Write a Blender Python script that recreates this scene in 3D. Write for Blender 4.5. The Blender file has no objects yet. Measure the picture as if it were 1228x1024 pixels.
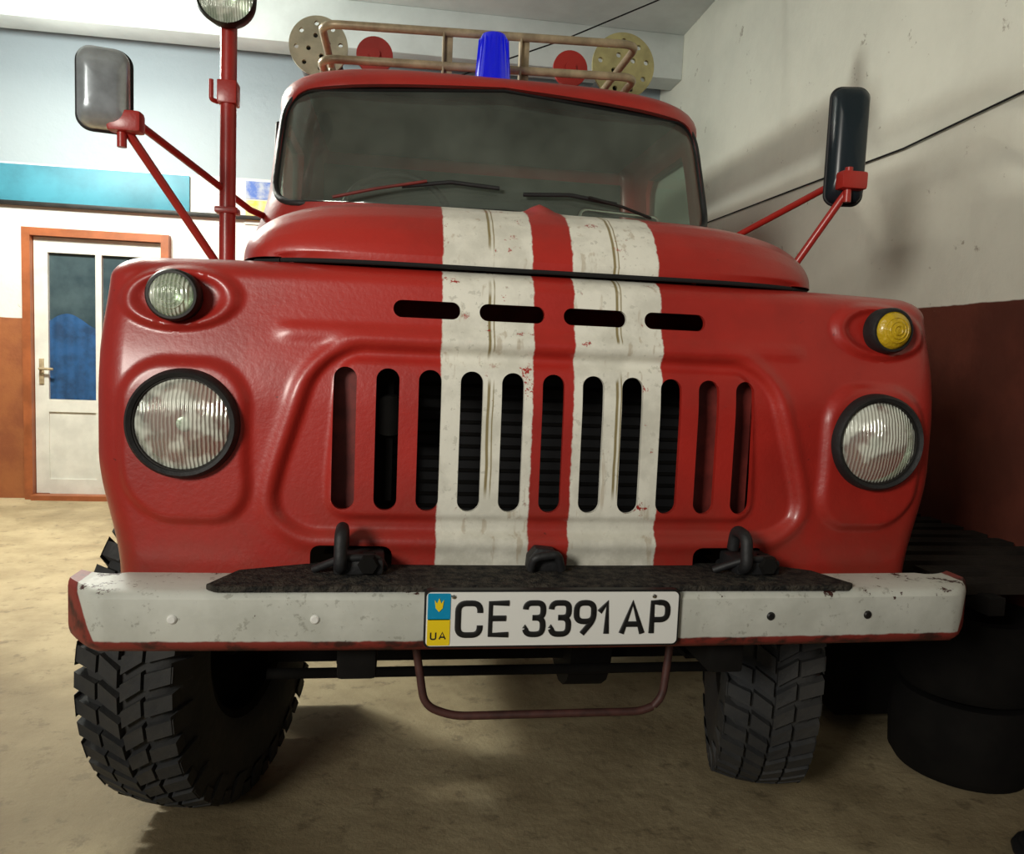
import bpy, bmesh, math
import numpy as np
from mathutils import Vector, Matrix
sc=bpy.context.scene
COL=sc.collection
# ------------------------------------------------------------ materials
MATS={}
def mat(name,col,rough=.5,metal=0.,var=0.,vscale=8.,col2=None,bump=0.,bscale=60.,coat=0.,emit=None,es=0.,spec=None):
    if name in MATS:return MATS[name]
    m=bpy.data.materials.new(name);m.use_nodes=True;nt=m.node_tree;N=nt.nodes;L=nt.links
    b=N['Principled BSDF'];b.inputs['Base Color'].default_value=(*col,1)
    b.inputs['Roughness'].default_value=rough;b.inputs['Metallic'].default_value=metal
    if coat:b.inputs['Coat Weight'].default_value=coat;b.inputs['Coat Roughness'].default_value=.15
    if spec is not None:b.inputs['Specular IOR Level'].default_value=spec
    if emit:b.inputs['Emission Color'].default_value=(*emit,1);b.inputs['Emission Strength'].default_value=es
    tc=N.new('ShaderNodeTexCoord')
    if var or col2:
        n=N.new('ShaderNodeTexNoise');n.inputs['Scale'].default_value=vscale;n.inputs['Detail'].default_value=6;n.inputs['Roughness'].default_value=.6
        L.new(tc.outputs['Object'],n.inputs['Vector'])
        r=N.new('ShaderNodeValToRGB');L.new(n.outputs['Fac'],r.inputs['Fac'])
        c2=col2 if col2 else tuple(c*(1-var) for c in col)
        r.color_ramp.elements[0].position=.38;r.color_ramp.elements[1].position=.62
        r.color_ramp.elements[0].color=(*c2,1);r.color_ramp.elements[1].color=(*col,1)
        L.new(r.outputs['Color'],b.inputs['Base Color'])
    if bump:
        n2=N.new('ShaderNodeTexNoise');n2.inputs['Scale'].default_value=bscale;n2.inputs['Detail'].default_value=4
        L.new(tc.outputs['Object'],n2.inputs['Vector'])
        bp=N.new('ShaderNodeBump');bp.inputs['Strength'].default_value=bump;bp.inputs['Distance'].default_value=.01
        L.new(n2.outputs['Fac'],bp.inputs['Height']);L.new(bp.outputs['Normal'],b.inputs['Normal'])
    MATS[name]=m;return m
class G:
    """tiny node-math helper"""
    def __init__(s,m):s.nt=m.node_tree;s.N=s.nt.nodes;s.L=s.nt.links
    def m(s,op,a,b=None,c=None):
        n=s.N.new('ShaderNodeMath');n.operation=op
        for i,v in enumerate((a,b,c)):
            if v is None:continue
            if isinstance(v,(int,float)):n.inputs[i].default_value=v
            else:s.L.new(v,n.inputs[i])
        return n.outputs[0]
    def noise(s,vec,sc,det=5,ro=.6):
        n=s.N.new('ShaderNodeTexNoise');n.inputs['Scale'].default_value=sc;n.inputs['Detail'].default_value=det;n.inputs['Roughness'].default_value=ro
        if vec is not None:s.L.new(vec,n.inputs['Vector'])
        return n.outputs['Fac']
    def mix(s,f,a,b):
        n=s.N.new('ShaderNodeMix');n.data_type='RGBA'
        if isinstance(f,(int,float)):n.inputs[0].default_value=f
        else:s.L.new(f,n.inputs[0])
        for i,v in((6,a),(7,b)):
            if isinstance(v,tuple):n.inputs[i].default_value=(*v,1)
            else:s.L.new(v,n.inputs[i])
        return n.outputs[2]
    def step(s,v,t,w):   # smooth 0->1 around t
        n=s.N.new('ShaderNodeMapRange');n.interpolation_type='SMOOTHSTEP'
        s.L.new(v,n.inputs[0]);n.inputs[1].default_value=t-w;n.inputs[2].default_value=t+w
        return n.outputs[0]
    def band(s,v,a,b,w=.002):
        return s.m('MULTIPLY',s.step(v,a,w),s.m('SUBTRACT',1.,s.step(v,b,w)))
RED=(.41,.020,.013)
def red_paint(name,stripes=False,base=RED):
    m=bpy.data.materials.new(name);m.use_nodes=True;g=G(m);b=g.N['Principled BSDF']
    tc=g.N.new('ShaderNodeTexCoord');O=tc.outputs['Object']
    sp=g.N.new('ShaderNodeSeparateXYZ');g.L.new(O,sp.inputs[0]);X,Y,Z=sp.outputs
    n1=g.noise(O,3.5);c=g.mix(g.step(n1,.5,.15),base,tuple(v*.78 for v in base))
    # worn, dusty lower part
    dust=g.m('MULTIPLY',g.m('SUBTRACT',1.,g.step(Z,.93,.16)),g.step(g.noise(O,6,6,.7),.48,.2))
    c=g.mix(g.m('MULTIPLY',dust,.4),c,(.13,.055,.035))
    spots=g.step(g.noise(O,38,4,.7),.715,.01)
    c=g.mix(g.m('MULTIPLY',spots,.75),c,(.05,.012,.01))
    if stripes:
        nz=g.noise(O,45,4,.7);j=g.m('MULTIPLY',g.m('SUBTRACT',nz,.5),.010)
        xj=g.m('ADD',X,j)
        st=g.m('MAXIMUM',g.band(xj,-.243,-.045),g.band(xj,.045,.243))
        chip=g.step(g.noise(O,15,7,.75),.625,.006)
        zone=g.step(g.noise(O,2.9,2),.495,.04)
        chip2=g.step(g.noise(O,30,5,.7),.705,.008)
        st=g.m('MULTIPLY',st,g.m('SUBTRACT',1.,g.m('MAXIMUM',chip2,g.m('MULTIPLY',chip,zone))))
        dirt=g.step(g.noise(O,9,6,.65),.53,.12)
        low=g.m('MULTIPLY',g.m('SUBTRACT',1.,g.step(Z,.90,.10)),g.step(g.noise(O,11,5,.7),.42,.2))
        speck=g.step(g.noise(O,60,3,.6),.63,.03)
        white=g.mix(g.m('MULTIPLY',g.m('MAXIMUM',g.m('MULTIPLY',dirt,.5),g.m('MAXIMUM',low,g.m('MULTIPLY',speck,.6))),.6),(.78,.76,.66),(.28,.27,.21))
        # rust runs below the chips
        mp=g.N.new('ShaderNodeMapping');g.L.new(O,mp.inputs[0]);mp.inputs['Scale'].default_value=(40,40,5)
        run=g.step(g.noise(mp.outputs[0],1,3),.65,.05)
        white=g.mix(g.m('MULTIPLY',run,.40),white,(.30,.20,.09))
        wob=g.m('MULTIPLY',g.m('SUBTRACT',g.noise(O,6,2),.5),.008);xw=g.m('ADD',X,wob)
        ln=g.m('MAXIMUM',g.band(xw,-.144,-.138,.0012),g.band(xw,.138,.144,.0012))
        ln2=g.m('MAXIMUM',g.band(xw,-.1325,-.130,.001),g.band(xw,.149,.1515,.001))
        brk=g.step(g.noise(O,5,2),.40,.03)
        lnm=g.m('MULTIPLY',g.m('MULTIPLY',g.m('MAXIMUM',ln,ln2),brk),g.step(Z,.98,.02))
        white=g.mix(g.m('MULTIPLY',lnm,.9),white,(.20,.145,.035))
        c=g.mix(st,c,white)
    g.L.new(c,b.inputs['Base Color'])
    b.inputs['Roughness'].default_value=.42;b.inputs['Coat Weight'].default_value=.30;b.inputs['Coat Roughness'].default_value=.20
    bp=g.N.new('ShaderNodeBump');bp.inputs['Strength'].default_value=.18;bp.inputs['Distance'].default_value=.004
    g.L.new(g.noise(O,90,3),bp.inputs['Height']);g.L.new(bp.outputs[0],b.inputs['Normal'])
    return m
M_red=red_paint('red_paint');M_stripe=red_paint('red_paint_striped',True)
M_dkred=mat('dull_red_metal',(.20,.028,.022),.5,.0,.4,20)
M_loop=mat('step_loop_paint',(.085,.030,.024),.6,.0,.5,20)
M_black=mat('black_rubber',(.012,.012,.013),.6,0,.3,20,bump=.2)
M_gap=mat('black_gap',(.004,.004,.004),.9)
M_tyre=mat('tyre_rubber',(.040,.039,.037),.75,0,.5,7,(.022,.024,.027),bump=.3,bscale=40)
M_chrome=mat('chrome',(.75,.75,.72),.18,1.)
M_brass=mat('rack_tube_paint',(.50,.40,.25),.4,.2,.4,12)
M_cream=mat('cream_disc',(.42,.38,.17),.5,0,.3,10)
M_int=mat('cab_interior',(.012,.012,.013),.8)
M_chassis=mat('chassis_dark',(.008,.007,.006),.9,.0,.4,10,spec=.2)
M_whitep=mat('plate_white',(.78,.78,.74),.4)
M_ink=mat('plate_ink',(.006,.006,.006),.5)
M_pblue=mat('plate_blue',(.0,.26,.48),.4)
M_pyel=mat('plate_yellow',(.85,.62,.01),.4)
M_mirA=mat('mirror_housing_grey',(.50,.55,.58),.22,.5,.35,9)
M_mirB=mat('mirror_housing_black',(.010,.018,.024),.28)
M_amber=mat('amber_lens',(.58,.38,.012),.35,bump=.6,bscale=70,coat=.5)
M_wood=mat('wood_dark',(.022,.017,.013),.9,0,.5,6,bump=.3,spec=.2)
M_steel=mat('dark_steel',(.03,.028,.026),.5,.6,.4,9)
# ------------------------------------------------------------ mesh helpers
def empty(name):
    e=bpy.data.objects.new(name,None);COL.objects.link(e);return e
def mk(name,verts,faces,m,parent=None,smooth=40,bev=0,matrix=None):
    me=bpy.data.meshes.new(name);me.from_pydata([tuple(v) for v in verts],[],[tuple(f) for f in faces]);me.validate()
    bm=bmesh.new();bm.from_mesh(me);bmesh.ops.remove_doubles(bm,verts=bm.verts,dist=1e-6);bmesh.ops.recalc_face_normals(bm,faces=bm.faces)
    if bev:
        bmesh.ops.bevel(bm,geom=[e for e in bm.edges if e.is_manifold and e.calc_face_angle(0)>.6],offset=bev,segments=2,affect='EDGES',profile=.6)
    bm.to_mesh(me);bm.free()
    if smooth:
        for p in me.polygons:p.use_smooth=True
        me.set_sharp_from_angle(angle=math.radians(smooth))
    o=bpy.data.objects.new(name,me);COL.objects.link(o)
    me.materials.append(m)
    if parent:o.parent=parent
    if matrix is not None:o.matrix_world=matrix
    return o
def boxd(c,s):
    x,y,z=c;a,b,d=s[0]/2,s[1]/2,s[2]/2
    v=[(x+i*a,y+j*b,z+k*d) for i in(-1,1) for j in(-1,1) for k in(-1,1)]
    f=[(0,1,3,2),(4,6,7,5),(0,4,5,1),(2,3,7,6),(0,2,6,4),(1,5,7,3)]
    return v,f
def box(name,c,s,m,parent=None,bev=.004,matrix=None):
    v,f=boxd(c,s);return mk(name,v,f,m,parent,30,bev,matrix)
def multi(lst):
    V=[];F=[]
    for v,f in lst:
        k=len(V);V+=list(v);F+=[tuple(i+k for i in q) for q in f]
    return V,F
def tube(name,pts,r,m,parent=None,closed=False,res=6,smooth=False):
    cu=bpy.data.curves.new(name,'CURVE');cu.dimensions='3D';cu.bevel_depth=r;cu.bevel_resolution=res;cu.use_fill_caps=True
    s=cu.splines.new('NURBS' if smooth else 'POLY');s.points.add(len(pts)-1)
    for i,p in enumerate(pts):s.points[i].co=(*p,1)
    s.use_cyclic_u=closed
    if smooth:s.order_u=3;s.use_endpoint_u=True;s.resolution_u=6
    o=bpy.data.objects.new(name,cu);COL.objects.link(o)
    dg=bpy.context.evaluated_depsgraph_get();me=bpy.data.meshes.new_from_object(o.evaluated_get(dg))
    bpy.data.objects.remove(o);me.name=name
    o=bpy.data.objects.new(name,me);COL.objects.link(o);me.materials.clear();me.materials.append(m)
    for p in me.polygons:p.use_smooth=True
    me.set_sharp_from_angle(angle=math.radians(50))
    if parent:o.parent=parent
    return o
def roundpath(pts,rad,n=6):
    out=[Vector(pts[0])]
    for i in range(1,len(pts)-1):
        a,b,c=Vector(pts[i-1]),Vector(pts[i]),Vector(pts[i+1])
        p=b+(a-b).normalized()*rad;q=b+(c-b).normalized()*rad
        for k in range(n+1):
            t=k/n;out.append(p*(1-t)**2+b*2*t*(1-t)+q*t*t)
    out.append(Vector(pts[-1]));return out
def lathe(prof,n=48,axis='Y'):
    V=[];F=[]
    for i in range(n):
        a=2*math.pi*i/n
        for r,h in prof:
            c,s=r*math.cos(a),r*math.sin(a)
            V.append((c,h,s) if axis=='Y' else (h,c,s) if axis=='X' else (c,s,h))
    k=len(prof)
    for i in range(n):
        j=(i+1)%n
        for q in range(k-1):F.append((i*k+q,i*k+q+1,j*k+q+1,j*k+q))
    return V,F
def rrect(w,h,r,n=8,cx=0,cz=0):
    o=[]
    for sx,sz,a0 in((1,1,0),(-1,1,90),(-1,-1,180),(1,-1,270)):
        for k in range(n+1):
            a=math.radians(a0+90*k/n);o.append((cx+sx*(w/2-r)+r*math.cos(a),cz+sz*(h/2-r)+r*math.sin(a)))
    return o
def prism(out,y0,y1,ax='Y'):
    n=len(out)
    if ax=='Y':V=[(x,y0,z) for x,z in out]+[(x,y1,z) for x,z in out]
    elif ax=='X':V=[(y0,x,z) for x,z in out]+[(y1,x,z) for x,z in out]
    else:V=[(x,z,y0) for x,z in out]+[(x,z,y1) for x,z in out]
    F=[tuple(range(n)),tuple(range(2*n-1,n-1,-1))]+[(i,i+n,(i+1)%n+n,(i+1)%n) for i in range(n)]
    return V,F
def bake(o):
    dg=bpy.context.evaluated_depsgraph_get();me=bpy.data.meshes.new_from_object(o.evaluated_get(dg))
    o.modifiers.clear();old=o.data;o.data=me;me.name=old.name
    for p in me.polygons:p.use_smooth=True
    me.set_sharp_from_angle(angle=math.radians(40))
def shell_cut(o,thick,cutters,solid=True):
    if thick:
        s=o.modifiers.new('s','SOLIDIFY');s.thickness=thick;s.offset=-1
    V,F=multi(cutters);c=mk('cutter',V,F,M_gap,None,0)
    b=o.modifiers.new('b','BOOLEAN');b.operation='DIFFERENCE';b.solver='EXACT';b.object=c
    bake(o);bpy.data.objects.remove(c)
def sst(t):
    t=np.clip(t,0,1);return t*t*(3-2*t)
T=empty('fire_truck')
# ------------------------------------------------------------ front clip (grille panel + fenders)
W=.955;Z0,Z1=.785,1.462;YB=1.45
def front_disp(x,z):
    ax=np.abs(x)
    y=.165+.035*x*x+.055*sst((z-1.15)/.33)
    # grille recess with bead
    w=.615-.105*np.clip((z-.93)/.34,0,1)
    qx=ax-(w-.11);qz=np.abs(z-1.085)-(.215-.11)
    sd=np.hypot(np.maximum(qx,0),np.maximum(qz,0))+np.minimum(np.maximum(qx,qz),0)-.11
    y=y+.014*sst(-(sd+.010)/.020)-.007*np.exp(-(sd/.016)**2)
    # inner raised field with the slots
    w2=.50-.03*np.clip((z-.93)/.34,0,1)
    qx=ax-(w2-.06);qz=np.abs(z-1.09)-.125
    s2=np.hypot(np.maximum(qx,0),np.maximum(qz,0))+np.minimum(np.maximum(qx,qz),0)-.05
    y=y-.010*sst(-(s2)/.018)
    # lamp pods
    qx=np.abs(ax-.76)-.035;qz=np.abs(z-1.075)-.075
    s3=np.hypot(np.maximum(qx,0),np.maximum(qz,0))-.09
    y=y-.014*sst(-(s3-.012)/.026)
    # marker pods : oval raised bead
    e=np.hypot((ax-.785)/.115,(z-1.37)/.064)
    y=y-.014*sst((1.15-e)/.26)+.010*sst((.88-e)/.24)
    # horizontal character ledge beside the slots
    y=y-.006*sst((1.335-z)/.02)*sst((z-1.28)/.03)*sst((.60-ax)/.05)
    return y
def clip_map(P):
    P=np.array(P,float);x,y,z=P.T
    rx,ry,rz=.075,.14,.048
    ix=np.clip(x,-(W-rx),W-rx);iy=np.maximum(y,.0+ry);iz=np.minimum(z,Z1-rz)
    d=np.stack([(x-ix)/rx,(y-iy)/ry,(z-iz)/rz],1);ln=np.linalg.norm(d,axis=1);ln[ln==0]=1
    d/=ln[:,None]
    nx=ix+d[:,0]*rx;ny=iy+d[:,1]*ry;nz=iz+d[:,2]*rz
    fw=np.clip(1-ny/.6,0,1)
    ny=ny+front_disp(nx,nz)*fw
    tap=1-.045*sst((1.05-nz)/.27)-.012*sst((nz-1.25)/.2)
    nx=nx*tap
    nz=nz-.010*(np.abs(nx)/W)**4*np.clip((nz-1.3)/.16,0,1)
    return np.stack([nx,ny,nz],1)
def grid(fu,nu,nv):
    V=[fu(i/nu,j/nv) for i in range(nu+1) for j in range(nv+1)]
    F=[(i*(nv+1)+j,(i+1)*(nv+1)+j,(i+1)*(nv+1)+j+1,i*(nv+1)+j+1) for i in range(nu) for j in range(nv)]
    return V,F
NX,NZ,NY=320,140,60
ys=lambda t:YB*t**1.3
parts=[grid(lambda u,v:(-W+2*W*u,0,Z0+(Z1-Z0)*v),NX,NZ),
       grid(lambda u,v:(-W,ys(u),Z0+(Z1-Z0)*v),NY,NZ),
       grid(lambda u,v:(W,ys(u),Z0+(Z1-Z0)*v),NY,NZ),
       grid(lambda u,v:(-W+2*W*u,ys(v),Z1),NX,NY)]
V,F=multi(parts)
me=bpy.data.meshes.new('tmp');me.from_pydata(V,[],F)
bm=bmesh.new();bm.from_mesh(me);bmesh.ops.remove_doubles(bm,verts=bm.verts,dist=1e-6);bmesh.ops.recalc_face_normals(bm,faces=bm.faces)
co=clip_map([v.co for v in bm.verts])
for v,c in zip(bm.verts,co):v.co=c
bm.normal_update()
f0=min(bm.faces,key=lambda f:(f.calc_center_median()-Vector((0.0,.2,1.3))).length)
if f0.normal.y>0:bmesh.ops.reverse_faces(bm,faces=bm.faces)
bm.to_mesh(me);bm.free()
clip=bpy.data.objects.new('front_panel_and_fenders',me);COL.objects.link(clip);clip.parent=T;me.materials.append(M_stripe)
cut=[]
for i in range(-5,6):
    cut.append(prism(rrect(.048,.30,.0235,8,i*.0882,1.09),-.05,.6))
for x in(-.275,-.092,.092,.275):
    cut.append(prism(rrect(.142,.037,.018,6,x,1.367),-.05,.5))
for x in(-.42,.42):
    cut.append(prism(rrect(.17,.16,.02,4,x,.785),-.05,.5))
for s in(-1,1):
    cut.append(prism([(.80+.56*math.cos(a*math.pi/24),.50+.56*math.sin(a*math.pi/24)) for a in range(48)],s*.62,s*1.3,'X'))
shell_cut(clip,.012,cut)
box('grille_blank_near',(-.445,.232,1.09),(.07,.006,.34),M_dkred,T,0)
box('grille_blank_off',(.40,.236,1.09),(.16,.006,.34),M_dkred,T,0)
box('radiator',(0,.48,1.05),(1.1,.06,.62),M_int,T)
fins=[boxd((0,.445,.78+i*.03),(1.0,.006,.008)) for i in range(19)]
V,F=multi(fins);mk('radiator_fins',V,F,M_chassis,T,0)
box('horn_bracket',(-.36,.36,1.08),(.04,.06,.30),M_chassis,T)
mk('horn',[(v[0]-.35,v[1]+.33,v[2]+1.13) for v in lathe([(0,-.03),(.045,-.03),(.05,0),(.02,.04),(0,.04)],24)[0]],lathe([(0,-.03),(.045,-.03),(.05,0),(.02,.04),(0,.04)],24)[1],M_chassis,T)
# ------------------------------------------------------------ bonnet lid
def C(y):
    return np.interp(y,[.245,.255,.275,.31,.36,.43,.55,.8,1.0,1.18],[1.484,1.508,1.540,1.577,1.606,1.625,1.640,1.675,1.71,1.742])
def lidf(u,v):
    y=.245+(1.18-.245)*v**1.7
    t=min((y-.245)/.26,1);w=.590+.115*math.sqrt(max(0,1-(1-t)**2))
    uu=2*u-1
    a=math.sin(uu*math.pi/2)*.8+uu*.2
    x=a*w
    yy=y+.05*abs(a)**6*(1-v)
    h=(1-min(1,abs(a))**5.0)**(1/2.2)
    z=1.470+(float(C(y))-1.470)*h
    z+=.004*math.exp(-(x/.03)**2)*min(1,max(0,(y-.3)/.2))
    z+=.020*math.exp(-(x/.028)**2-((y-.47)/.09)**2)
    return (x,yy,z)
V,F=grid(lidf,120,60)
k=len(V)
lip=[lidf(i/120,0) for i in range(121)]
for p in lip:V.append((p[0],p[1]+.004,1.464))
for i in range(120):F.append((i*61,(i+1)*61,k+i+1,k+i))
lid=mk('bonnet_lid',V,F,M_stripe,T,50)
tube('bonnet_gap',[(p[0],p[1]+.004,1.464) for p in lip[::2]],.005,M_gap,T)
for s in(-1,1):
    tube('bonnet_side_gap',[(s*.592,.30,1.463),(s*.65,.34,1.463),(s*.70,.5,1.463),(s*.705,.7,1.463),(s*.705,1.15,1.463)],.005,M_gap,T)
V,F=grid(lambda u,v:((2*u-1)*.80,1.08+.18*v,1.455+(.27+.04*v)*(1-abs(2*u-1)**5)**.5 ),60,6)
mk('cowl',V,F,M_red,T)
# ------------------------------------------------------------ lamps
def place(vf,loc,rot=None):
    v,f=vf;Mx=Matrix.Translation(loc)@(rot if rot else Matrix.Identity(4))
    return [Mx@Vector(p) for p in v],f
def lens_mat():
    m=bpy.data.materials.new('headlamp_glass');m.use_nodes=True;g=G(m);N=g.N
    tc=N.new('ShaderNodeTexCoord');wv=N.new('ShaderNodeTexWave');wv.inputs['Scale'].default_value=40;wv.inputs['Distortion'].default_value=1.5;wv.inputs['Detail'].default_value=1
    g.L.new(tc.outputs['Object'],wv.inputs['Vector'])
    bp=N.new('ShaderNodeBump');bp.inputs['Strength'].default_value=.6;bp.inputs['Distance'].default_value=.004;g.L.new(wv.outputs['Fac'],bp.inputs['Height'])
    tr=N.new('ShaderNodeBsdfTransparent');tr.inputs[0].default_value=(.85,.92,.82,1)
    gl=N.new('ShaderNodeBsdfGlossy');gl.inputs['Roughness'].default_value=.14;gl.inputs['Color'].default_value=(.9,.94,.86,1);g.L.new(bp.outputs[0],gl.inputs['Normal'])
    df=N.new('ShaderNodeBsdfDiffuse');df.inputs[0].default_value=(.86,.90,.78,1);g.L.new(bp.outputs[0],df.inputs['Normal'])
    a=N.new('ShaderNodeMixShader');a.inputs[0].default_value=.25;g.L.new(tr.outputs[0],a.inputs[1]);g.L.new(gl.outputs[0],a.inputs[2])
    c=N.new('ShaderNodeMixShader');glint_patch=g.step(g.noise(tc.outputs['Object'],17,2),.50,.08)  # pale diffuse patches painted into the glass as bright swirls of reflected light
    f=g.m('ADD',g.m('MULTIPLY_ADD',wv.outputs['Fac'],.18,.16),g.m('MULTIPLY',glint_patch,.42))
    g.L.new(f,c.inputs[0]);g.L.new(a.outputs[0],c.inputs[1]);g.L.new(df.outputs[0],c.inputs[2])
    g.L.new(c.outputs[0],N['Material Output'].inputs[0]);return m
M_lens=lens_mat()
M_refl=mat('lamp_reflector',(.72,.80,.70),.3,.8,bump=.3,bscale=25)
for s in(-1,1):
    c=(s*.757,.168,1.113)
    def L_(nm,prof,m,n=56):
        v,f=place(lathe(prof,n),c);return mk(nm,v,f,m,T,40)
    L_('headlamp_rim',[(.094,-.010),(.096,-.020),(.103,-.024),(.109,-.016),(.112,.005),(.110,.06),(.09,.06),(.094,-.010)],M_black)
    L_('headlamp_bezel',[(.089,-.006),(.093,-.016),(.097,-.016),(.097,-.004),(.089,-.006)],M_steel)
    L_('headlamp_reflector',[(0,.055),(.03,.052),(.055,.04),(.075,.02),(.094,-.006)],M_refl)
    L_('headlamp_bulb_shield',[(0,-.006),(.014,-.003),(.018,.006),(.016,.022),(.008,.05)],M_refl,20)
    L_('headlamp_lens',[(0,-.034),(.03,-.032),(.055,-.027),(.075,-.019),(.092,-.010)],M_lens)
    c=(s*.783,.183,1.370)
    L_('marker_lamp_base',[(.0,.03),(.052,.03),(.052,-.004),(.048,-.010),(.043,-.010),(.043,0)],M_steel if s<0 else M_black,40)
    if s<0:L_('marker_lamp_reflector',[(0,.02),(.02,.015),(.035,.004),(.044,-.004)],M_refl,40)
    ml=M_lens if s<0 else M_amber
    L_('marker_lamp_lens',[(0,-.026),(.02,-.024),(.036,-.018),(.044,-.006),(.044,.01)],ml,40)
    V,F=multi([place(lathe([(r,-.027),(r+.002,-.029),(r+.004,-.026)],30),c) for r in(.008,.017,.026)])
    V=[Vector((p.x,p.y+ (0.0 if math.hypot(p.x-c[0],p.z-c[2])<.015 else .002 if math.hypot(p.x-c[0],p.z-c[2])<.024 else .006),p.z)) for p in V]
    mk('marker_lamp_ribs',V,F,ml,T)
# ------------------------------------------------------------ bumper
def bump_mat():
    m=bpy.data.materials.new('bumper_paint');m.use_nodes=True;g=G(m);b=g.N['Principled BSDF']
    tc=g.N.new('ShaderNodeTexCoord');O=tc.outputs['Object'];sp=g.N.new('ShaderNodeSeparateXYZ');g.L.new(O,sp.inputs[0]);X,Y,Z=sp.outputs
    nz=g.m('MULTIPLY',g.m('SUBTRACT',g.noise(O,25,3),.5),.008)
    ax=g.m('ABSOLUTE',g.m('SUBTRACT',X,.006))
    lim=g.m('MULTIPLY_ADD',Z,.48,.538)
    wx=g.m('SUBTRACT',1.,g.step(g.m('SUBTRACT',g.m('ADD',ax,nz),lim),0.,.002))
    wz=g.step(g.m('ADD',Z,nz),.719,.002)
    edge=g.m('MULTIPLY',g.step(g.m('ABSOLUTE',g.m('SUBTRACT',Z,.759)),.038,.02),.13)
    chip=g.step(g.m('ADD',g.noise(O,20,6,.75),edge),.73,.006)
    w=g.m('MULTIPLY',g.m('MULTIPLY',wx,wz),g.m('SUBTRACT',1.,chip))
    wh=g.mix(g.m('MULTIPLY',g.step(g.noise(O,5,5),.5,.15),.45),(.63,.64,.58),(.34,.35,.30))
    wh=g.mix(g.m('MULTIPLY',g.step(g.noise(O,45,5,.7),.62,.03),.45),wh,(.20,.19,.15))
    red=g.mix(g.step(g.noise(O,20,4),.55,.1),(.24,.03,.022),(.05,.013,.010))
    c=g.mix(w,red,wh);g.L.new(c,b.inputs['Base Color']);b.inputs['Roughness'].default_value=.55
    bp=g.N.new('ShaderNodeBump');bp.inputs['Strength'].default_value=.3;bp.inputs['Distance'].default_value=.006;g.L.new(g.noise(O,14,5),bp.inputs['Height']);g.L.new(bp.outputs[0],b.inputs['Normal'])
    return m
M_bump=bump_mat()
prof=[(.13,.824),(.02,.824),(.006,.818),(.0,.810),(.0,.726),(.006,.715),(.022,.703),(.075,.698),(.075,.703),(.03,.709),(.012,.726),(.010,.812),(.02,.816),(.13,.816)]
V=[];F=[];n=len(prof);NS=100
for i in range(NS+1):
    u=2*i/NS-1;x=u*.956+.006
    back=.018*u*u+.08*max(0,(abs(u)-.91)/.09)**1.5
    for (py,pz) in prof:
        zz=pz+(.010*max(0,(abs(u)-.93)/.07) if pz<.75 else 0)
        V.append((x,py*(1-.5*max(0,(abs(u)-.9)/.1))+back,zz-.010))
for i in range(NS):
    for j in range(n):F.append((i*n+j,(i+1)*n+j,(i+1)*n+(j+1)%n,i*n+(j+1)%n))
F+=[tuple(range(n)),tuple(NS*n+j for j in range(n))]
mk('bumper',V,F,M_bump,T,35)
o=[(-.68,.03),(-.66,.012),(.62,.012),(.64,.03),(.60,.13),(.5,.19),(-.48,.19),(-.64,.13)]
v,f=prism(o,.812,.824,'Z');mk('bumper_step_plate',v,f,mat('dusty_step_plate',(.012,.012,.012),.9,0,0,45,(.06,.052,.042),bump=1.,bscale=150,spec=.2),T,30,.003)
for x,m_ in((-.735,M_whitep),(-.475,M_whitep),(.445,M_ink),(.665,M_steel)):
    bk=.018*(x/.985)**2
    v,f=place(lathe([(0,-.003),(.006,-.003),(.009,0),(.009,.004)],16),(x,bk-.001,.762));mk('bumper_bolt',v,f,m_,T)
DZ=-.020
for s,x in((-1,-.43),(1,.42)):
    tube('tow_hook',roundpath([(x-.005,.20,.838+DZ),(x-.005,.12,.852+DZ),(x-.005,.065,.865+DZ),(x-.005,.075,.932+DZ),(x-.005,.13,.935+DZ),(x-.005,.14,.89+DZ)],.02),.013,M_black,T)
    box('tow_hook_base',(x+.03,.13,.862+DZ),(.10,.10,.034),M_black,T,.01)
    v,f=place(lathe([(0,-.02),(.018,-.02),(.022,-.012),(.022,.02)],6),(x+.05,.09,.868+DZ));mk('tow_hook_nut',v,f,M_chassis,T)
    tube('tow_hook_latch',roundpath([(x-.06,.11,.85+DZ),(x+.0,.08,.882+DZ),(x+.07,.09,.88+DZ),(x+.08,.13,.85+DZ)],.02),.008,M_black,T)
v,f=prism([(-.038,0),(.038,0),(.036,.026),(.02,.046),(-.02,.050),(-.036,.030)],.12,.16)
mk('crank_guide_bracket',[(a-.012,b,c+.823) for a,b,c in v],f,M_black,T,30,.006)
tube('crank_guide_hook',roundpath([(-.045,.11,.83),(-.040,.10,.858),(.01,.10,.866),(.022,.11,.83)],.012),.009,M_black,T)
tube('step_loop',roundpath([(-.29,.2,.70),(-.275,.2,.62),(-.255,.19,.50),(-.19,.19,.475),(.25,.19,.475),(.29,.19,.50),(.305,.2,.62),(.31,.2,.70)],.03),.009,M_loop,T)
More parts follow.
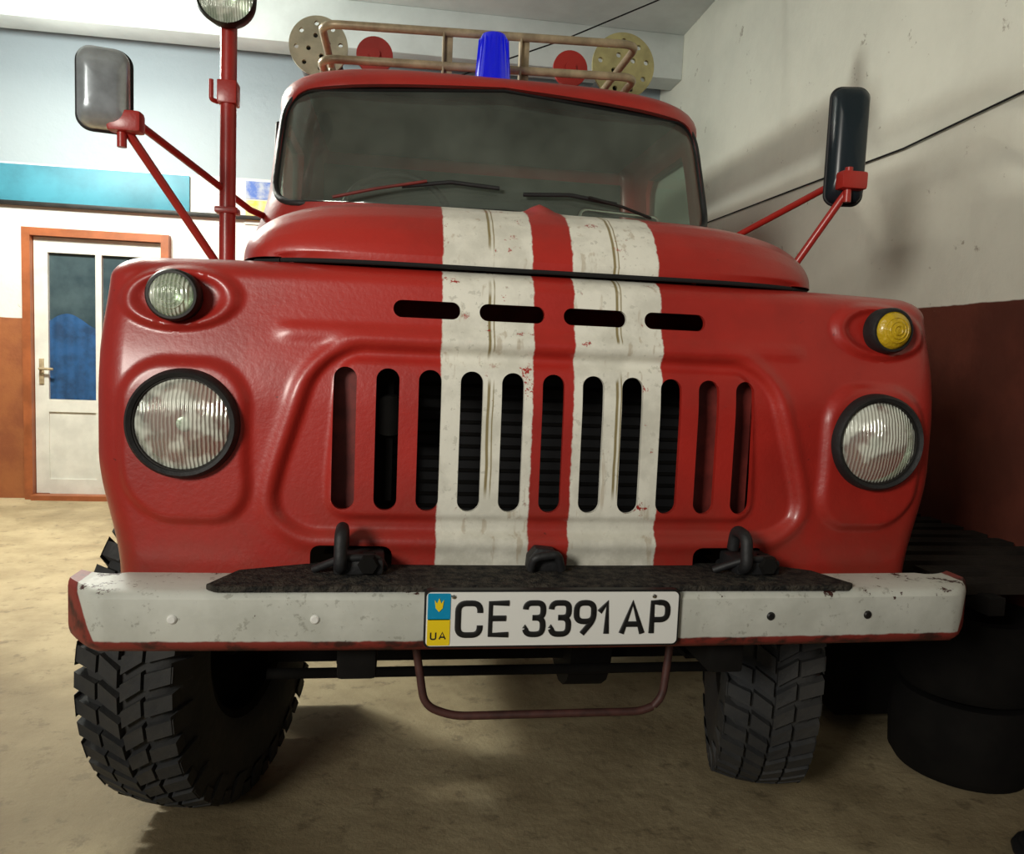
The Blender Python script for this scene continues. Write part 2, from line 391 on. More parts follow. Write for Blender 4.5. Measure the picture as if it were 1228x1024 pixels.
# ------------------------------------------------------------ number plate
py=-.006;pz=.766;PX=-.014;PS=.968
TILT=Matrix.Translation((PX,py,pz))@Matrix.Diagonal((PS,1,PS,1))
def flat(nm,out,y0,y1,m):
    v,f=prism(out,y0,y1);return mk(nm,[TILT@Vector(p) for p in v],f,m,T,30)
flat('plate_border',rrect(.528,.118,.012),-.004,.012,M_ink)
flat('plate_face',rrect(.520,.110,.010),-.006,0,M_whitep)
flat('plate_blue_field',rrect(.045,.054,.003,3,-.235,.026),-.0075,0,M_pblue)
flat('plate_yellow_field',rrect(.045,.054,.003,3,-.235,-.026),-.0075,0,M_pyel)
flat('plate_trident',[(-.235+a,.030+b) for a,b in((0,-.014),(.007,-.006),(.009,.010),(.004,.003),(.0,.014),(-.004,.003),(-.009,.010),(-.007,-.006))],-.009,0,M_pyel)
def stroke(paths,x0,x1,z0,z1,r,nm):
    for pts,rad,closed in paths:
        P3=[(x0+p[0]*(x1-x0),0,z0+p[1]*(z1-z0)) for p in pts]
        if rad:P3=roundpath(P3,rad)
        o=tube(nm,P3,r,M_ink,T,closed)
        for v in o.data.vertices:
            v.co=TILT@Vector((v.co.x,-.0075+v.co.y*.2,v.co.z))
Rr=.0165
GL={'C':[([(1,.70),(1,1),(0,1),(0,0),(1,0),(1,.30)],Rr,0)],
'E':[([(1,1),(0,1),(0,0),(1,0)],0,0),([(0,.52),(.85,.52)],0,0)],
'3':[([(0,.80),(0,1),(1,1),(1,.53),(.4,.53)],.013,0),([(.4,.53),(1,.53),(1,0),(0,0),(0,.2)],.015,0)],
'9':[([(.5,1),(1,1),(1,.40),(0,.40),(0,1),(.5,1)],.016,0),([(1,.70),(1,.45),(.35,0)],.012,0)],
'1':[([(0,.70),(1,1),(1,0)],0,0)],
'A':[([(0,0),(.5,1),(1,0)],0,0),([(.17,.30),(.83,.30)],0,0)],
'P':[([(0,0),(0,1),(.5,1)],0,0),([(.4,1),(1,1),(1,.44),(.0,.44)],.016,0)],
'U':[([(0,1),(0,0),(1,0),(1,1)],.004,0)]}
for ch,a,b in(('C',-.197,-.153),('E',-.132,-.095),('3',-.061,-.025),('3',-.008,.028),('9',.044,.080),('1',.092,.108),('A',.140,.184),('P',.204,.237)):
    stroke(GL[ch],a,b,-.032,.033,.0060,'plate_character_'+ch)
stroke(GL['U'],-.250,-.240,-.040,-.026,.0016,'plate_character_small');stroke(GL['A'],-.233,-.221,-.040,-.026,.0016,'plate_character_small')
for x in(-.2,.2):
    v,f=place(lathe([(0,-.010),(.004,-.009),(.005,-.006)],12),(x+PX,py,pz+.045));mk('plate_screw',v,f,M_chrome,T)
# ------------------------------------------------------------ wheels
def wheel(nm,x,steer):
    Mx=Matrix.Translation((x,.80,.475))@Matrix.Rotation(steer,4,'Z')
    v,f=lathe([(.235,-.09),(.25,-.103),(.30,-.120),(.38,-.126),(.425,-.114),(.450,-.09),(.456,-.04),(.456,.04),(.450,.09),(.425,.114),(.38,.126),(.30,.120),(.25,.103),(.235,.09)],72,'X')
    mk(nm+'_tyre',[Mx@Vector(p) for p in v],f,M_tyre,T,60)
    L=[];NL=46
    def blk(th,dth,a,b,r0a,r0b,r1a,r1b,sk):
        vs=[]
        for (ax,ri,ro,s0) in((a,r0a,r1a,0),(b,r0b,r1b,sk)):
            for rr in(ri,ro):
                k_=.88 if rr==ro else 1
                for d in(-dth*k_,dth*k_):
                    t=th+d+s0;vs.append((ax,rr*math.cos(t),rr*math.sin(t)))
        return vs,[(0,1,3,2),(4,6,7,5),(0,4,5,1),(2,3,7,6),(0,2,6,4),(1,5,7,3)]
    st=2*math.pi/NL
    for i in range(NL):
        t=i*st
        L.append(blk(t,st*.36,-.052,-.004,.448,.448,.472,.475,st*.5))
        L.append(blk(t+st*.5,st*.36,.052,.004,.448,.448,.472,.475,st*.5))
        L.append(blk(t-st*.25,st*.34,-.121,-.060,.425,.445,.458,.471,st*.3))
        L.append(blk(t+st*.25,st*.34,.121,.060,.425,.445,.458,.471,st*.3))
        if i%2==0:
            L.append(blk(t-st*.25,st*.5,-.131,-.118,.385,.41,.395,.462,0))
            L.append(blk(t+st*.25,st*.5,.131,.118,.385,.41,.395,.462,0))
    V,F=multi(L);mk(nm+'_tread_lugs',[Mx@Vector(p) for p in V],F,M_tyre,T,0)
    v,f=lathe([(0,-.02),(.06,-.03),(.10,-.02),(.17,.03),(.215,.04),(.225,.09),(.245,.10),(.25,.095),(.235,.07),(.235,-.07),(.25,-.095),(.245,-.10),(.225,-.09),(.21,0)],48,'X')
    mk(nm+'_rim',[Mx@Vector(p) for p in v],f,M_chassis,T,40)
    v,f=lathe([(0,-.08),(.05,-.08),(.06,.0),(.075,.0),(.08,.05),(.0,.09)],24,'X')
    mk(nm+'_hub',[Mx@Vector(p) for p in v],f,M_chassis,T,40)
wheel('wheel_near_side',-.82,-math.radians(15));wheel('wheel_off_side',.81,-math.radians(19))
v,f=prism([(.75,.38),(.80,.36),(.85,.38),(.85,.50),(.80,.52),(.75,.50)],-.68,.66,'X');mk('front_axle_beam',v,f,M_chassis,T,30)
tube('differential',[(.18,.80,.45),(.25,.80,.45),(.30,.80,.45)],.16,M_chassis,T)
for s in(-1,1):
    box('frame_rail',(s*.40,2.55,.70),(.08,4.9,.20),M_chassis,T,.01)
    for k in range(4):box('leaf_spring',(s*.42,.80,.56-.016*k),(.07,1.0-.16*k,.013),M_chassis,T,.002)
    v,f=grid(lambda u,v_:(s*(.55+.36*v_),.80+.58*math.cos(.18*math.pi+.64*math.pi*u),.50+.58*math.sin(.18*math.pi+.64*math.pi*u)),24,2)
    mk('wheel_arch_lining',v,f,M_chassis,T,60)
box('front_crossmember',(0,.24,.71),(1.2,.10,.10),M_chassis,T,.01)
box('engine_sump',(0,1.1,.62),(.60,.8,.34),M_chassis,T,.05)
tube('tie_rod',[(-.66,.62,.40),(.62,.62,.40)],.014,M_chassis,T)
for s in(-1,1):
    box('mud_flap',(s*.80,1.42,.55),(.40,.02,.64),M_chassis,T,.004)
for s in(-1,1):
    for dx in(0,.27):
        v,f=lathe([(.0,-.02),(.22,-.02),(.235,-.10),(.30,-.125),(.42,-.12),(.465,-.08),(.47,0),(.465,.08),(.42,.12),(.30,.125),(.235,.10),(.22,.0)],48,'X')
        mk('rear_wheel',[(p[0]+s*(.62+dx-.13),p[1]+4.25,p[2]+.47) for p in v],f,M_tyre,T)
# ------------------------------------------------------------ cab
def cw(z):return float(np.interp(z,[1.2,1.60,1.74,1.80,2.0,2.15],[.90,.88,.825,.81,.80,.785]))
def cyf(z):return 1.14+.34*max(0,z-1.76)
def cfront(x,z,w=None,yf=None):
    w=w or cw(z);yf=cyf(z) if yf is None else yf
    t=min(abs(x)/w,1);return yf+.42*(1-(1-t**3.6)**(1/3.6))
YBK=2.32
def cring(w,yf,z,n=64):
    pts=[]
    for i in range(n+1):
        a=math.pi*(i/n);c_,s_=math.cos(a),math.sin(a)
        e=2/3.6
        X=-math.copysign(abs(c_)**e,c_);Yv=abs(s_)**e
        pts.append((X*w,yf+.42*(1-Yv),z))
    for k in range(1,7):pts.append((w,yf+.42+(YBK-.1-yf-.42)*k/7,z))
    for k in range(0,9):
        a=math.pi/2*k/8;pts.append((w-.1+.1*math.cos(a),YBK-.1+.1*math.sin(a),z))
    for k in range(1,8):pts.append(((w-.1)*(1-2*k/8),YBK,z))
    for k in range(0,9):
        a=math.pi/2*(1+k/8);pts.append((-(w-.1)+.1*math.cos(a),YBK-.1+.1*math.sin(a),z))
    for k in range(1,7):pts.append((-w,YBK-.1-(YBK-.1-yf-.42)*k/7,z))
    return pts
ZT=2.125
rings=[cring(cw(z),cyf(z),z) for z in np.linspace(1.28,ZT,26)]
w1,y1,zt=cw(ZT),cyf(ZT),ZT
R_=.132
for k in range(1,11):
    a=math.pi/2*k/10
    rings.append(cring(w1+.012*math.sin(2*a)-R_*1.3*(1-math.cos(a)),y1-.022*math.sin(2*a)+R_*(1-math.cos(a)),zt+R_*math.sin(a)))
base=rings[-1];cx,cy=0,(y1+YBK)/2
for k in range(1,11):
    s=1-k/10;rings.append([(p[0]*s,cy+(p[1]-cy)*s,base[0][2]+.025*(1-s*s)) for p in base])
V=[];F=[];n=len(rings[0])
for r in rings:V+=r
for i in range(len(rings)-1):
    for j in range(n):F.append((i*n+j,i*n+(j+1)%n,(i+1)*n+(j+1)%n,(i+1)*n+j))
cab=mk('cab_shell',V,F,M_red,T)
bm=bmesh.new();bm.from_mesh(cab.data)
f0=min(bm.faces,key=lambda f:(f.calc_center_median()-Vector((0,1.1,1.5))).length)
if f0.normal.y>0:bmesh.ops.reverse_faces(bm,faces=bm.faces)
bm.to_mesh(cab.data);bm.free()
def ws_outline(gr=0.):
    zb,ztp=1.755-gr,2.183+gr;xb,xt=.768+gr,.745+gr
    P_=roundpath([(0,0,zb),(xb,0,zb+.0),(xt,0,ztp-.030),(0,0,ztp+.012)],.10,8)
    R=[(p.x,p.z) for p in P_]
    return R+[(-x,z) for x,z in R[-2:0:-1]]
sw=[(1.50,1.80),(1.59,2.10),(2.02,2.10),(2.06,2.05),(2.06,1.80)]
cuts=[prism(ws_outline(),.9,1.66),prism(sw,-1.2,-.6,'X'),prism(sw,.6,1.2,'X'),prism(rrect(.8,.30,.05,5,0,1.96),2.2,2.5)]
shell_cut(cab,.03,cuts)
def glass_mat(name,tint,gfac,dust):
    m=bpy.data.materials.new(name);m.use_nodes=True;g=G(m);N=g.N
    tr=N.new('ShaderNodeBsdfTransparent');tr.inputs[0].default_value=(*tint,1)
    gl=N.new('ShaderNodeBsdfGlossy');gl.inputs['Roughness'].default_value=.08;gl.inputs['Color'].default_value=(.85,.95,.88,1)
    df=N.new('ShaderNodeBsdfDiffuse');df.inputs[0].default_value=(.40,.45,.38,1)
    lw=N.new('ShaderNodeLayerWeight');lw.inputs[0].default_value=.3
    a=N.new('ShaderNodeMixShader');g.L.new(g.m('MULTIPLY_ADD',lw.outputs['Fresnel'],.55,gfac),a.inputs[0]);g.L.new(tr.outputs[0],a.inputs[1]);g.L.new(gl.outputs[0],a.inputs[2])
    c=N.new('ShaderNodeMixShader');tc=N.new('ShaderNodeTexCoord')
    g.L.new(g.m('MULTIPLY',g.noise(tc.outputs['Object'],4,5),dust*2),c.inputs[0]);g.L.new(a.outputs[0],c.inputs[1]);g.L.new(df.outputs[0],c.inputs[2])
    g.L.new(c.outputs[0],N['Material Output'].inputs[0]);return m
M_glass=glass_mat('windscreen_glass',(.78,.86,.80),.04,.15)
M_glass2=glass_mat('side_window_glass',(.85,.9,.88),.03,.05)
out=ws_outline(.004);cz=1.965;V=[(0,cfront(0,cz)+.012,cz)];F=[];nr=24;n=len(out)
for k in range(1,nr+1):
    s=k/nr
    for x,z in out:
        xx,zz=x*s,cz+(z-cz)*s;V.append((xx,cfront(xx,zz)+.012,zz))
for j in range(n):F.append((0,1+j,1+(j+1)%n))
for k in range(nr-1):
    for j in range(n):a=1+k*n;F.append((a+j,a+n+j,a+n+(j+1)%n,a+(j+1)%n))
mk('windscreen',V,F,M_glass,T,60)
tube('windscreen_gasket',[(x,cfront(x,z)+.004,z) for x,z in out],.011,M_black,T,closed=True)
for s in(-1,1):
    v,f=prism(sw,s*.785,s*.789,'X');mk('side_window_glass',v,f,M_glass2,T,30)
    tube('side_window_gasket',[(s*.80,y,z) for y,z in sw],.010,M_black,T,closed=True)
box('dashboard',(0,1.42,1.66),(1.5,.30,.16),M_int,T,.03)
box('headliner',(0,1.85,2.185),(1.36,.80,.02),M_int,T,.005)
tube('steering_wheel',[(-.36+.20*math.cos(a*math.pi/16),1.60+.09*math.sin(a*math.pi/16),1.80+.17*math.sin(a*math.pi/16)) for a in range(32)],.014,M_black,T,closed=True)
tube('steering_column',[(-.36,1.45,1.60),(-.36,1.60,1.80)],.03,M_black,T)
M_seat=mat('seat_vinyl',(.035,.032,.028),.6)
box('seat_back',(0,2.10,1.62),(1.36,.14,.60),M_seat,T,.05)
box('seat_cushion',(0,1.88,1.36),(1.36,.46,.14),M_seat,T,.05)
box('rear_bulkhead',(0,2.27,1.75),(1.4,.02,.75),mat('cab_lining',(.045,.052,.044),.7),T,.005)
tube('grab_rail',roundpath([(.30,1.35,1.76),(.30,1.35,1.82),(.62,1.42,1.82),(.62,1.42,1.76)],.03),.009,M_chrome,T)
def wp(x,z,o=.03):return (x,cfront(x,z)-o,z)
tube('wiper_arm_near',[wp(-.56,1.765),wp(-.42,1.80),wp(-.26,1.835)],.005,M_dkred,T)
tube('wiper_blade_near',[wp(-.34,1.815,.018),wp(-.18,1.84,.018),wp(-.02,1.83,.018)],.007,M_black,T)
tube('wiper_arm_off',[wp(.50,1.765),wp(.40,1.795),wp(.28,1.82)],.005,M_steel,T)
tube('wiper_blade_off',[wp(.06,1.815,.018),wp(.22,1.825,.018),wp(.38,1.805,.018)],.007,M_black,T)
# ------------------------------------------------------------ roof equipment
ZR=2.285
v,f=place(lathe([(0,-.02),(.075,-.02),(.075,.02),(.070,.028),(0,.028)],32,'Z'),(-.01,1.60,ZR));mk('beacon_base',v,f,M_steel,T)
M_blue=mat('blue_beacon_plastic',(.0,.004,.50),.15,coat=.8,emit=(.0,.006,.9),es=.25)
v,f=place(lathe([(.070,.028),(.068,.045),(.056,.16),(.053,.195),(.046,.208),(0,.212)],32,'Z'),(-.01,1.60,ZR));mk('beacon_dome',v,f,M_blue,T,40)
V,F=multi([([(p[0]*k_-.01,p[1]*k_+1.60,p[2]+ZR) for p,k_ in zip(v_,kk)],f_) for v_,f_,kk in [ (boxd((.060*math.cos(a),.060*math.sin(a),.115),(.004,.004,.15))+([1.10 if q%2==0 else .94 for q in range(8)],)) for a in np.linspace(0,2*math.pi,20,endpoint=False)]])
mk('beacon_ribs',V,F,M_blue,T,0)
tube('rack_rail_top',roundpath([(-.67,2.30,2.535),(-.67,1.75,2.535),(.60,1.75,2.575),(.60,2.30,2.575)],.07),.016,M_brass,T)
tube('rack_rail_low',roundpath([(-.67,2.30,2.405),(-.67,1.75,2.405),(.60,1.75,2.445),(.60,2.30,2.445)],.07),.016,M_brass,T)
for x in(-.64,.57):
    for y in(1.90,2.24):tube('rack_foot',[(x,y,2.22),(x,y,2.42)],.012,M_brass,T)
for x in(-.175,.135):
    box('rack_post',(x,1.77,2.41),(.035,.02,.28),M_brass,T,.004)
    box('rack_post_flange',(x-.02,1.76,2.41),(.008,.05,.28),M_brass,T,.002)
def discobj(nm,c,r,m,holes):
    v,f=prism([(c[0]+r*math.cos(a*math.pi/32),c[2]+r*math.sin(a*math.pi/32)) for a in range(64)],c[1],c[1]+.018)
    o=mk(nm,v,f,m,T,40)
    cs=[]
    for ring,nn,off in holes:
        for k in range(nn):
            a=2*math.pi*k/nn+off;cs.append(prism([(c[0]+r*ring*math.cos(a)+r*.08*math.cos(b*math.pi/6),c[2]+r*ring*math.sin(a)+r*.08*math.sin(b*math.pi/6)) for b in range(12)],c[1]-.05,c[1]+.05))
    shell_cut(o,0,cs)
discobj('hose_tube_end_disc',(-.75,2.40,2.69),.135,mat('grey_cream_disc',(.50,.48,.34),.5,0,.3,10),[(.35,4,.3),(.75,8,.1)])
discobj('hose_tube_end_disc',(.72,2.40,2.735),.157,M_cream,[(.35,4,.5),(.75,9,.2)])
for x,z in((-.75,2.66),(.72,2.68)):
    tube('suction_hose_tube',[(x,2.43,z),(x,4.6,z)],.10,M_int,T)
for x,z,r in((-.49,2.665,.085),(.45,2.69,.085)):
    v,f=place(lathe([(0,-.02),(r*.3,-.02),(r*.35,0),(r,0),(r,.02),(.03,.03),(.03,.12)],32),(x,2.38,z));mk('red_valve_cap',v,f,M_red,T)
    tube('valve_pipe',[(x,2.52,2.50),(x,2.50,z-.02),(x,2.40,z)],.03,M_red,T)
v,f=lathe([(.12,2.50),(.05,2.60),(.04,2.66),(0,2.66)],24,'Z');mk('filler_cone',[(p[0]+.42,p[1]+2.62,p[2]) for p in v],f,M_red,T)
box('superstructure',(0,3.70,1.75),(1.84,2.45,1.52),M_red,T,.04)
box('tank_gap_filler',(0,2.40,1.3),(1.3,.12,.9),M_chassis,T,.02)
# ------------------------------------------------------------ searchlight mast
tube('searchlight_mast',[(-.885,1.15,1.44),(-.885,1.15,2.26)],.025,M_red,T)
box('mast_clamp',(-.885,1.15,1.70),(.070,.06,.02),M_red,T,.006)
box('mast_clamp',(-.885,1.15,2.06),(.060,.06,.07),M_red,T,.006)
tube('mast_handle',roundpath([(-.915,1.14,2.03),(-.930,1.12,2.03),(-.930,1.12,2.09)],.01),.007,M_red,T)
v,f=place(lathe([(0,.09),(.05,.08),(.082,.03),(.092,-.02),(.087,-.035),(.080,-.02)],40),(-.885,1.12,2.335));mk('searchlight_housing',v,f,M_steel,T)
v,f=place(lathe([(0,-.04),(.05,-.036),(.082,-.02)],40),(-.885,1.12,2.335));mk('searchlight_lens',v,f,M_lens,T)
v,f=place(lathe([(0,.05),(.05,.03),(.082,-.018)],40),(-.885,1.12,2.335));mk('searchlight_reflector',v,f,M_refl,T)
# ------------------------------------------------------------ mirrors
def mirror(nm,c,w,h,d,rotz,m):
    Mx=Matrix.Translation(c)@Matrix.Rotation(rotz,4,'Z')
    V=[];F=[];sc_=[(.0,.0),(.5,.0),(.80,.006),(.95,.02),(1.,.04),(1.,d)]
    out=rrect(w,h,min(w,h)*.28,8);n=len(out)
    for s,y in sc_:
        for x,z in out:V.append((x*s,y-d/2,z*s))
    for k in range(len(sc_)-1):
        for j in range(n):F.append((k*n+j,(k+1)*n+j,(k+1)*n+(j+1)%n,k*n+(j+1)%n))
    mk(nm+'_housing',[Mx@Vector(p) for p in V],F,m,T,50)
    v,f=prism(rrect(w*.92,h*.95,w*.24,8),d/2-.006,d/2);mk(nm+'_glass',[Mx@Vector(p) for p in v],f,M_chrome,T,30)
    o=rrect(w*1.01,h*1.0,w*.28,8);tube(nm+'_rim',[Mx@Vector((x,d/2-.006,z)) for x,z in o],.006,M_black,T,closed=True)
mirror('mirror_near',(-1.112,.75,1.928),.125,.205,.065,.22,M_mirA)
mirror('mirror_off',(1.035,.85,1.975),.110,.355,.055,-.2,M_mirB)
for s,mx,mz,my in((-1,-1.060,1.848,.77),(1,1.035,1.86,.83)):
    box('mirror_bracket',(mx,my-.01,mz),(.085,.05,.055),M_red,T,.01)
    tube('mirror_bracket_pin',[(mx-.01,my-.01,mz-.065),(mx-.01,my-.01,mz+.04)],.012,M_red,T)
    tube('mirror_arm_low',[(mx,my,mz-.02),(s*.862,.95,1.50),(s*.855,.96,1.45)],.012,M_red,T)
    tube('mirror_arm_high',[(mx,my,mz+.02),(s*.84,1.28,1.73),(s*.80,1.34,1.72)],.011,M_red,T)
# ------------------------------------------------------------ room
def floor_mat():
    m=bpy.data.materials.new('concrete_floor');m.use_nodes=True;g=G(m);b=g.N['Principled BSDF'];tc=g.N.new('ShaderNodeTexCoord');O=tc.outputs['Object']
    a=g.mix(g.step(g.noise(O,1.1,8,.65),.5,.16),(.46,.375,.225),(.24,.185,.10))
    a=g.mix(g.m('MULTIPLY',g.step(g.noise(O,12,6,.7),.6,.06),.5),a,(.12,.09,.05))
    a=g.mix(g.m('MULTIPLY',g.step(g.noise(O,.6,4,.6),.56,.04),.4),a,(.16,.12,.065))
    g.L.new(a,b.inputs['Base Color']);b.inputs['Roughness'].default_value=.7
    bp=g.N.new('ShaderNodeBump');bp.inputs['Strength'].default_value=.45;bp.inputs['Distance'].default_value=.014;g.L.new(g.noise(O,18,7,.7),bp.inputs['Height']);g.L.new(bp.outputs[0],b.inputs['Normal'])
    return m
def wall_mat(name,zd,top,dado,blue=False,dado2=None):
    m=bpy.data.materials.new(name);m.use_nodes=True;g=G(m);b=g.N['Principled BSDF'];tc=g.N.new('ShaderNodeTexCoord');O=tc.outputs['Object']
    sp=g.N.new('ShaderNodeSeparateXYZ');g.L.new(O,sp.inputs[0]);X,Y,Z=sp.outputs
    w=g.mix(g.m('MULTIPLY',g.step(g.noise(O,1.6,8,.65),.52,.15),.4),top,tuple(c*.78 for c in top))
    w=g.mix(g.m('MULTIPLY',g.step(g.noise(O,7,7,.75),.65,.02),.6),w,(.22,.17,.11))
    d=g.mix(g.step(g.noise(O,2.2,6,.6),.5,.1),dado,dado2 or tuple(c*.7 for c in dado))
    zz=g.m('ADD',Z,g.m('MULTIPLY',g.m('SUBTRACT',g.noise(O,9,3),.5),.01))
    c=g.mix(g.step(zz,zd,.003),d,w)
    if blue:
        c=g.mix(g.step(Z,2.62,.004),c,(.33,.38,.41))
    g.L.new(c,b.inputs['Base Color']);b.inputs['Roughness'].default_value=.65
    bp=g.N.new('ShaderNodeBump');bp.inputs['Strength'].default_value=.5;bp.inputs['Distance'].default_value=.012;g.L.new(g.noise(O,6,8,.6),bp.inputs['Height']);g.L.new(bp.outputs[0],b.inputs['Normal'])
    return m
YW=5.15;XR=1.80;XL=-5.6;HC=3.85
box('floor',(-1.9,.6,-.05),(7.6,9.4,.10),floor_mat(),None,0)
M_wb=wall_mat('back_wall_paint',1.43,(.74,.74,.68),(.33,.11,.035),True,(.24,.07,.025))
dx0,dx1,dz=-3.25,-2.17,2.13
V,F=multi([boxd(((XL+dx0)/2,YW+.1,HC/2),(dx0-XL,.2,HC)),boxd(((dx1+XR)/2,YW+.1,HC/2),(XR-dx1,.2,HC)),boxd(((dx0+dx1)/2,YW+.1,(dz+HC)/2),(dx1-dx0,.2,HC-dz))])
mk('wall_back',V,F,M_wb,None,0)
M_wr=wall_mat('right_wall_paint',1.548,(.76,.75,.64),(.13,.032,.018))
box('wall_right',(XR+.1,.6,HC/2),(.2,9.4,HC),M_wr,None,0)
M_ceil=mat('ceiling_paint',(.72,.76,.74),.7,0,.2,1.5)
box('ceiling',(-1.9,.6,HC+.06),(7.8,9.4,.12),M_ceil,None,0)
for i,(y,h) in enumerate(((4.75,.34),(2.9,.30),(1.0,.3),(-1.2,.3))):
    box('ceiling_beam' ,(-1.9,y,HC-h/2),(7.4,.26,h),M_ceil,None,.01)
box('trim_blue_band',(-3.75,YW-.012,2.465),(3.45,.024,.28),mat('turquoise_panel',(.05,.26,.35),.5,0,.3,3),None,.003)
box('trim_pipe_rail',(-3.4,YW-.025,2.31),(4.2,.05,.03),M_steel,None,.004)
cal=empty('wall_calendar')
box('calendar_sheet',(-1.47,YW-.006,2.44),(.27,.012,.36),mat('calendar_paper',(.6,.6,.55),.6),cal,0)
box('calendar_blue',(-1.47,YW-.014,2.53),(.25,.004,.14),mat('calendar_blue',(.03,.10,.40),.5,0,0,14,(.35,.38,.45)),cal,0)
box('calendar_yellow',(-1.47,YW-.014,2.37),(.25,.004,.16),mat('calendar_yellow',(.75,.5,.03),.5,0,0,14,(.6,.55,.3)),cal,0)
D=empty('door_1')
M_fr=mat('door_frame_paint',(.36,.105,.035),.45,0,.3,6)
M_dw=mat('door_leaf_paint',(.70,.70,.64),.4,0,.15,6)
V,F=multi([boxd((dx0+.03,YW+.02,dz/2),(.06,.16,dz)),boxd((dx1-.03,YW+.02,dz/2),(.06,.16,dz)),boxd(((dx0+dx1)/2,YW+.02,dz-.03),(dx1-dx0-.121,.158,.06)),boxd(((dx0+dx1)/2,YW+.0,.02),(dx1-dx0-.121,.20,.04))])
mk('door_frame',V,F,M_fr,D,0)
a,b=dx0+.065,dx1-.065;yd=YW+.02
gz0,gz1,gx0,gx1=.80,1.95,a+.10,b-.10;mxx=(gx0+gx1)/2
V,F=multi([boxd(((a+gx0)/2,yd,1.055),(gx0-a,.05,2.02)),boxd(((b+gx1)/2,yd,1.055),(b-gx1,.05,2.02)),boxd((mxx,yd,(gz1+2.065)/2),(gx1-gx0,.048,2.065-gz1)),boxd((mxx,yd,.43),(gx1-gx0,.03,.74)),boxd((mxx,yd-.002,.10),(gx1-gx0,.05,.12)),boxd((mxx,yd-.002,.75),(gx1-gx0,.05,.10)),boxd((mxx,yd-.004,1.04),(.045,.05,1.9))])
mk('door_leaf',V,F,M_dw,D,0)
box('door_glass',(mxx,yd+.01,(gz0+gz1)/2),(gx1-gx0,.006,gz1-gz0),mat('door_glass_dark',(.03,.05,.06),.12,0,0,3,(.06,.09,.10)),D,0)
V,F=grid(lambda u,v:(gx0+(gx1-gx0)*u,yd-.0+.004*math.sin(u*60),gz0+(.62+.06*math.sin(u*9))*v),60,2)
mk('door_curtain_blue',V,F,mat('blue_curtain',(.01,.07,.20),.8,0,.5,9),D)
tube('door_handle',[(a+.05,yd-.03,1.04),(a+.05,yd-.07,1.04),(a+.15,yd-.07,1.04)],.010,M_brass,D)
box('door_lock_plate',(a+.05,yd-.03,1.02),(.035,.01,.20),M_brass,D,.002)
def cable(nm,pts,r=.004):
    tube(nm,pts,r,M_gap)
cable('wall_cable',[(XR-.012,.4,2.42),(XR-.012,1.0,2.27),(XR-.012,1.7,2.24),(XR-.012,2.6,2.26),(XR-.012,4.2,2.29),(XR-.012,5.1,2.30)])
cable('wall_cable',[(XR-.01,3.0,3.72),(1.05,3.0,3.33),(.53,3.0,3.07),(-.1,3.0,2.80),(-.5,3.0,2.62),(-.5,3.0,2.51)])
B=empty('slatted_bench')
V,F=multi([boxd((1.47,.42+.12*i,.70),(.58,.07,.03)) for i in range(14)]);mk('bench_slats',V,F,M_wood,B,0)
for x in(1.26,1.72):box('bench_side_rail',(x,1.2,.665),(.05,1.72,.05),M_chassis,B,.004)
for x in(1.20,1.74):
    for y in(1.30,2.0):box('bench_leg',(x,y,.325),(.05,.05,.65),M_chassis,B,.004)
box('bench_leg',(1.755,.45,.325),(.05,.05,.65),M_chassis,B,.004)
box('bench_lower_shelf',(1.49,1.45,.30),(.50,.9,.50),M_chassis,B,.01)
for i,(z) in enumerate((.0,.27)):
    v,f=lathe([(.12,.02),(.15,.0),(.195,.0),(.215,.03),(.221,.13),(.215,.22),(.195,.25),(.15,.25),(.12,.23),(.12,.02)],48,'Z')
    mk('spare_tyre',[(p[0]+1.54,p[1]+.76,p[2]+z) for p in v],f,M_chassis,None,50)
box('wooden_plank',(-3.75,3.9,.02),(.5,.9,.04),M_wood,None,.004)
tube('hose_coil',[(1.44+.12*math.cos(a*.4)*(1-.01*a),.24+.10*math.sin(a*.4)*(1-.01*a),.017+.0010*a) for a in range(46)],.015,M_black)
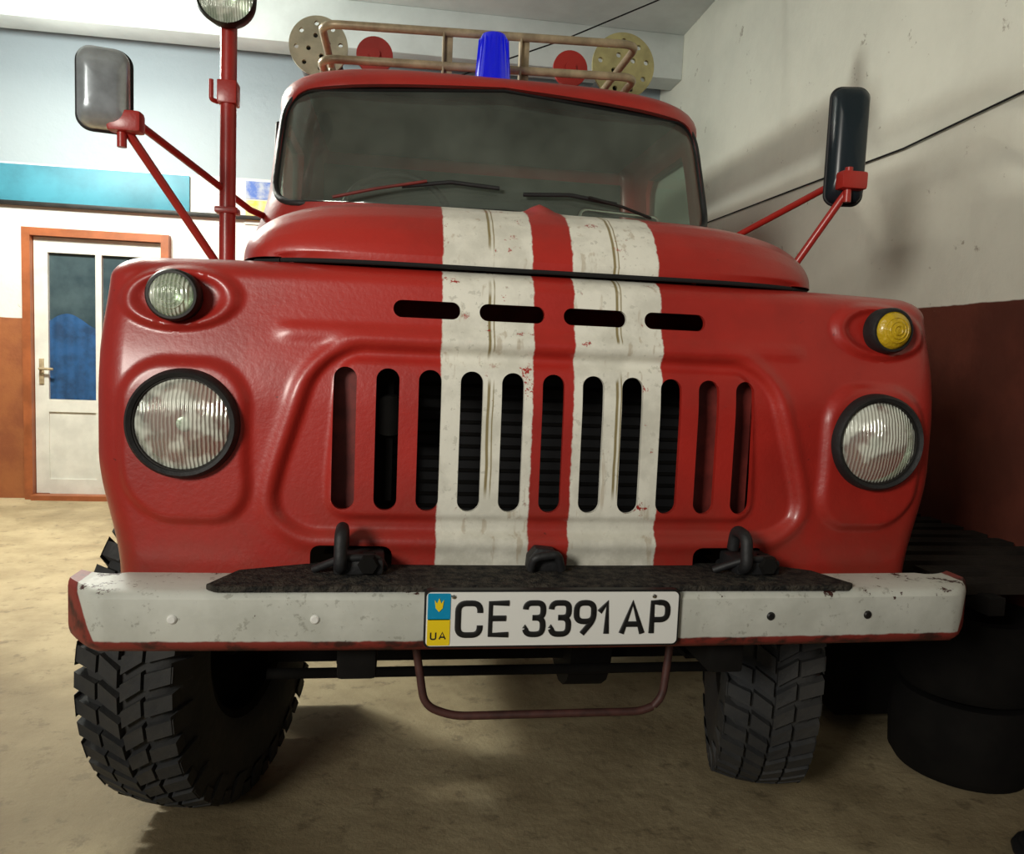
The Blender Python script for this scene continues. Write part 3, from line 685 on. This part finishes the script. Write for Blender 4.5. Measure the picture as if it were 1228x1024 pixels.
def lampfix(nm,x,y,z,power,col,L=1.2):
    e=empty(nm)
    box('lamp_body',(x,y,z+.05),(L,.14,.05),M_whitep,e,.01)
    tube('lamp_tube',[(x-L/2+.05,y,z),(x+L/2-.05,y,z)],.018,mat('tube_glow',(1,1,1),.5,emit=(1,.97,.88),es=6),e)
    for yy in(y-.11,y+.11):tube('lamp_hanger',[(x,y,z+.07),(x,y,HC)],.008,M_steel,e)
    l=bpy.data.lights.new(nm+'_light','AREA');l.shape='RECTANGLE';l.size=L;l.size_y=.12;l.energy=power;l.color=col
    o=bpy.data.objects.new(nm+'_light',l);COL.objects.link(o);o.location=(x,y,z-.03);o.parent=e
    return e
e=lampfix('ceiling_lamp',-2.6,3.3,3.35,130,(1,.95,.80))
l=bpy.data.lights.new('lamp_bulb_light','POINT');l.energy=185;l.color=(.94,1,.94);l.shadow_soft_size=.15
o=bpy.data.objects.new('lamp_bulb_light',l);COL.objects.link(o);o.location=(-2.6,3.3,3.15);o.parent=e
l=bpy.data.lights.new('gate_daylight','AREA');l.shape='RECTANGLE';l.size=.9;l.size_y=.9;l.energy=28;l.color=(1,.96,.87);l.spread=math.radians(75)
o=bpy.data.objects.new('gate_daylight',l);COL.objects.link(o);o.location=(-2.7,-3.2,2.35)
o.rotation_euler=(Vector((.3,.6,1.8))-Vector(o.location)).to_track_quat('-Z','Y').to_euler()
w=bpy.data.worlds.new('World');sc.world=w;w.use_nodes=True;w.node_tree.nodes['Background'].inputs[0].default_value=(1,1,.94,1);w.node_tree.nodes['Background'].inputs[1].default_value=.115
# ------------------------------------------------------------ camera
cam=bpy.data.cameras.new('camera');co_=bpy.data.objects.new('camera',cam);COL.objects.link(co_);sc.camera=co_
cam.sensor_fit='HORIZONTAL';cam.sensor_width=36;cam.lens=930/1228*36;cam.clip_start=.05
yw,pt,rl=.145,.088,.041
Fv=Vector((math.sin(yw)*math.cos(pt),math.cos(yw)*math.cos(pt),-math.sin(pt)));Rv=Vector((math.cos(yw),-math.sin(yw),0));Uv=Rv.cross(Fv)
R2=Rv*math.cos(rl)+Uv*math.sin(rl);U2=-Rv*math.sin(rl)+Uv*math.cos(rl)
Mc=Matrix((R2,U2,-Fv)).transposed().to_4x4();Mc.translation=(-.327,-1.467,1.271);co_.matrix_world=Mc
sc.view_settings.view_transform='Standard'
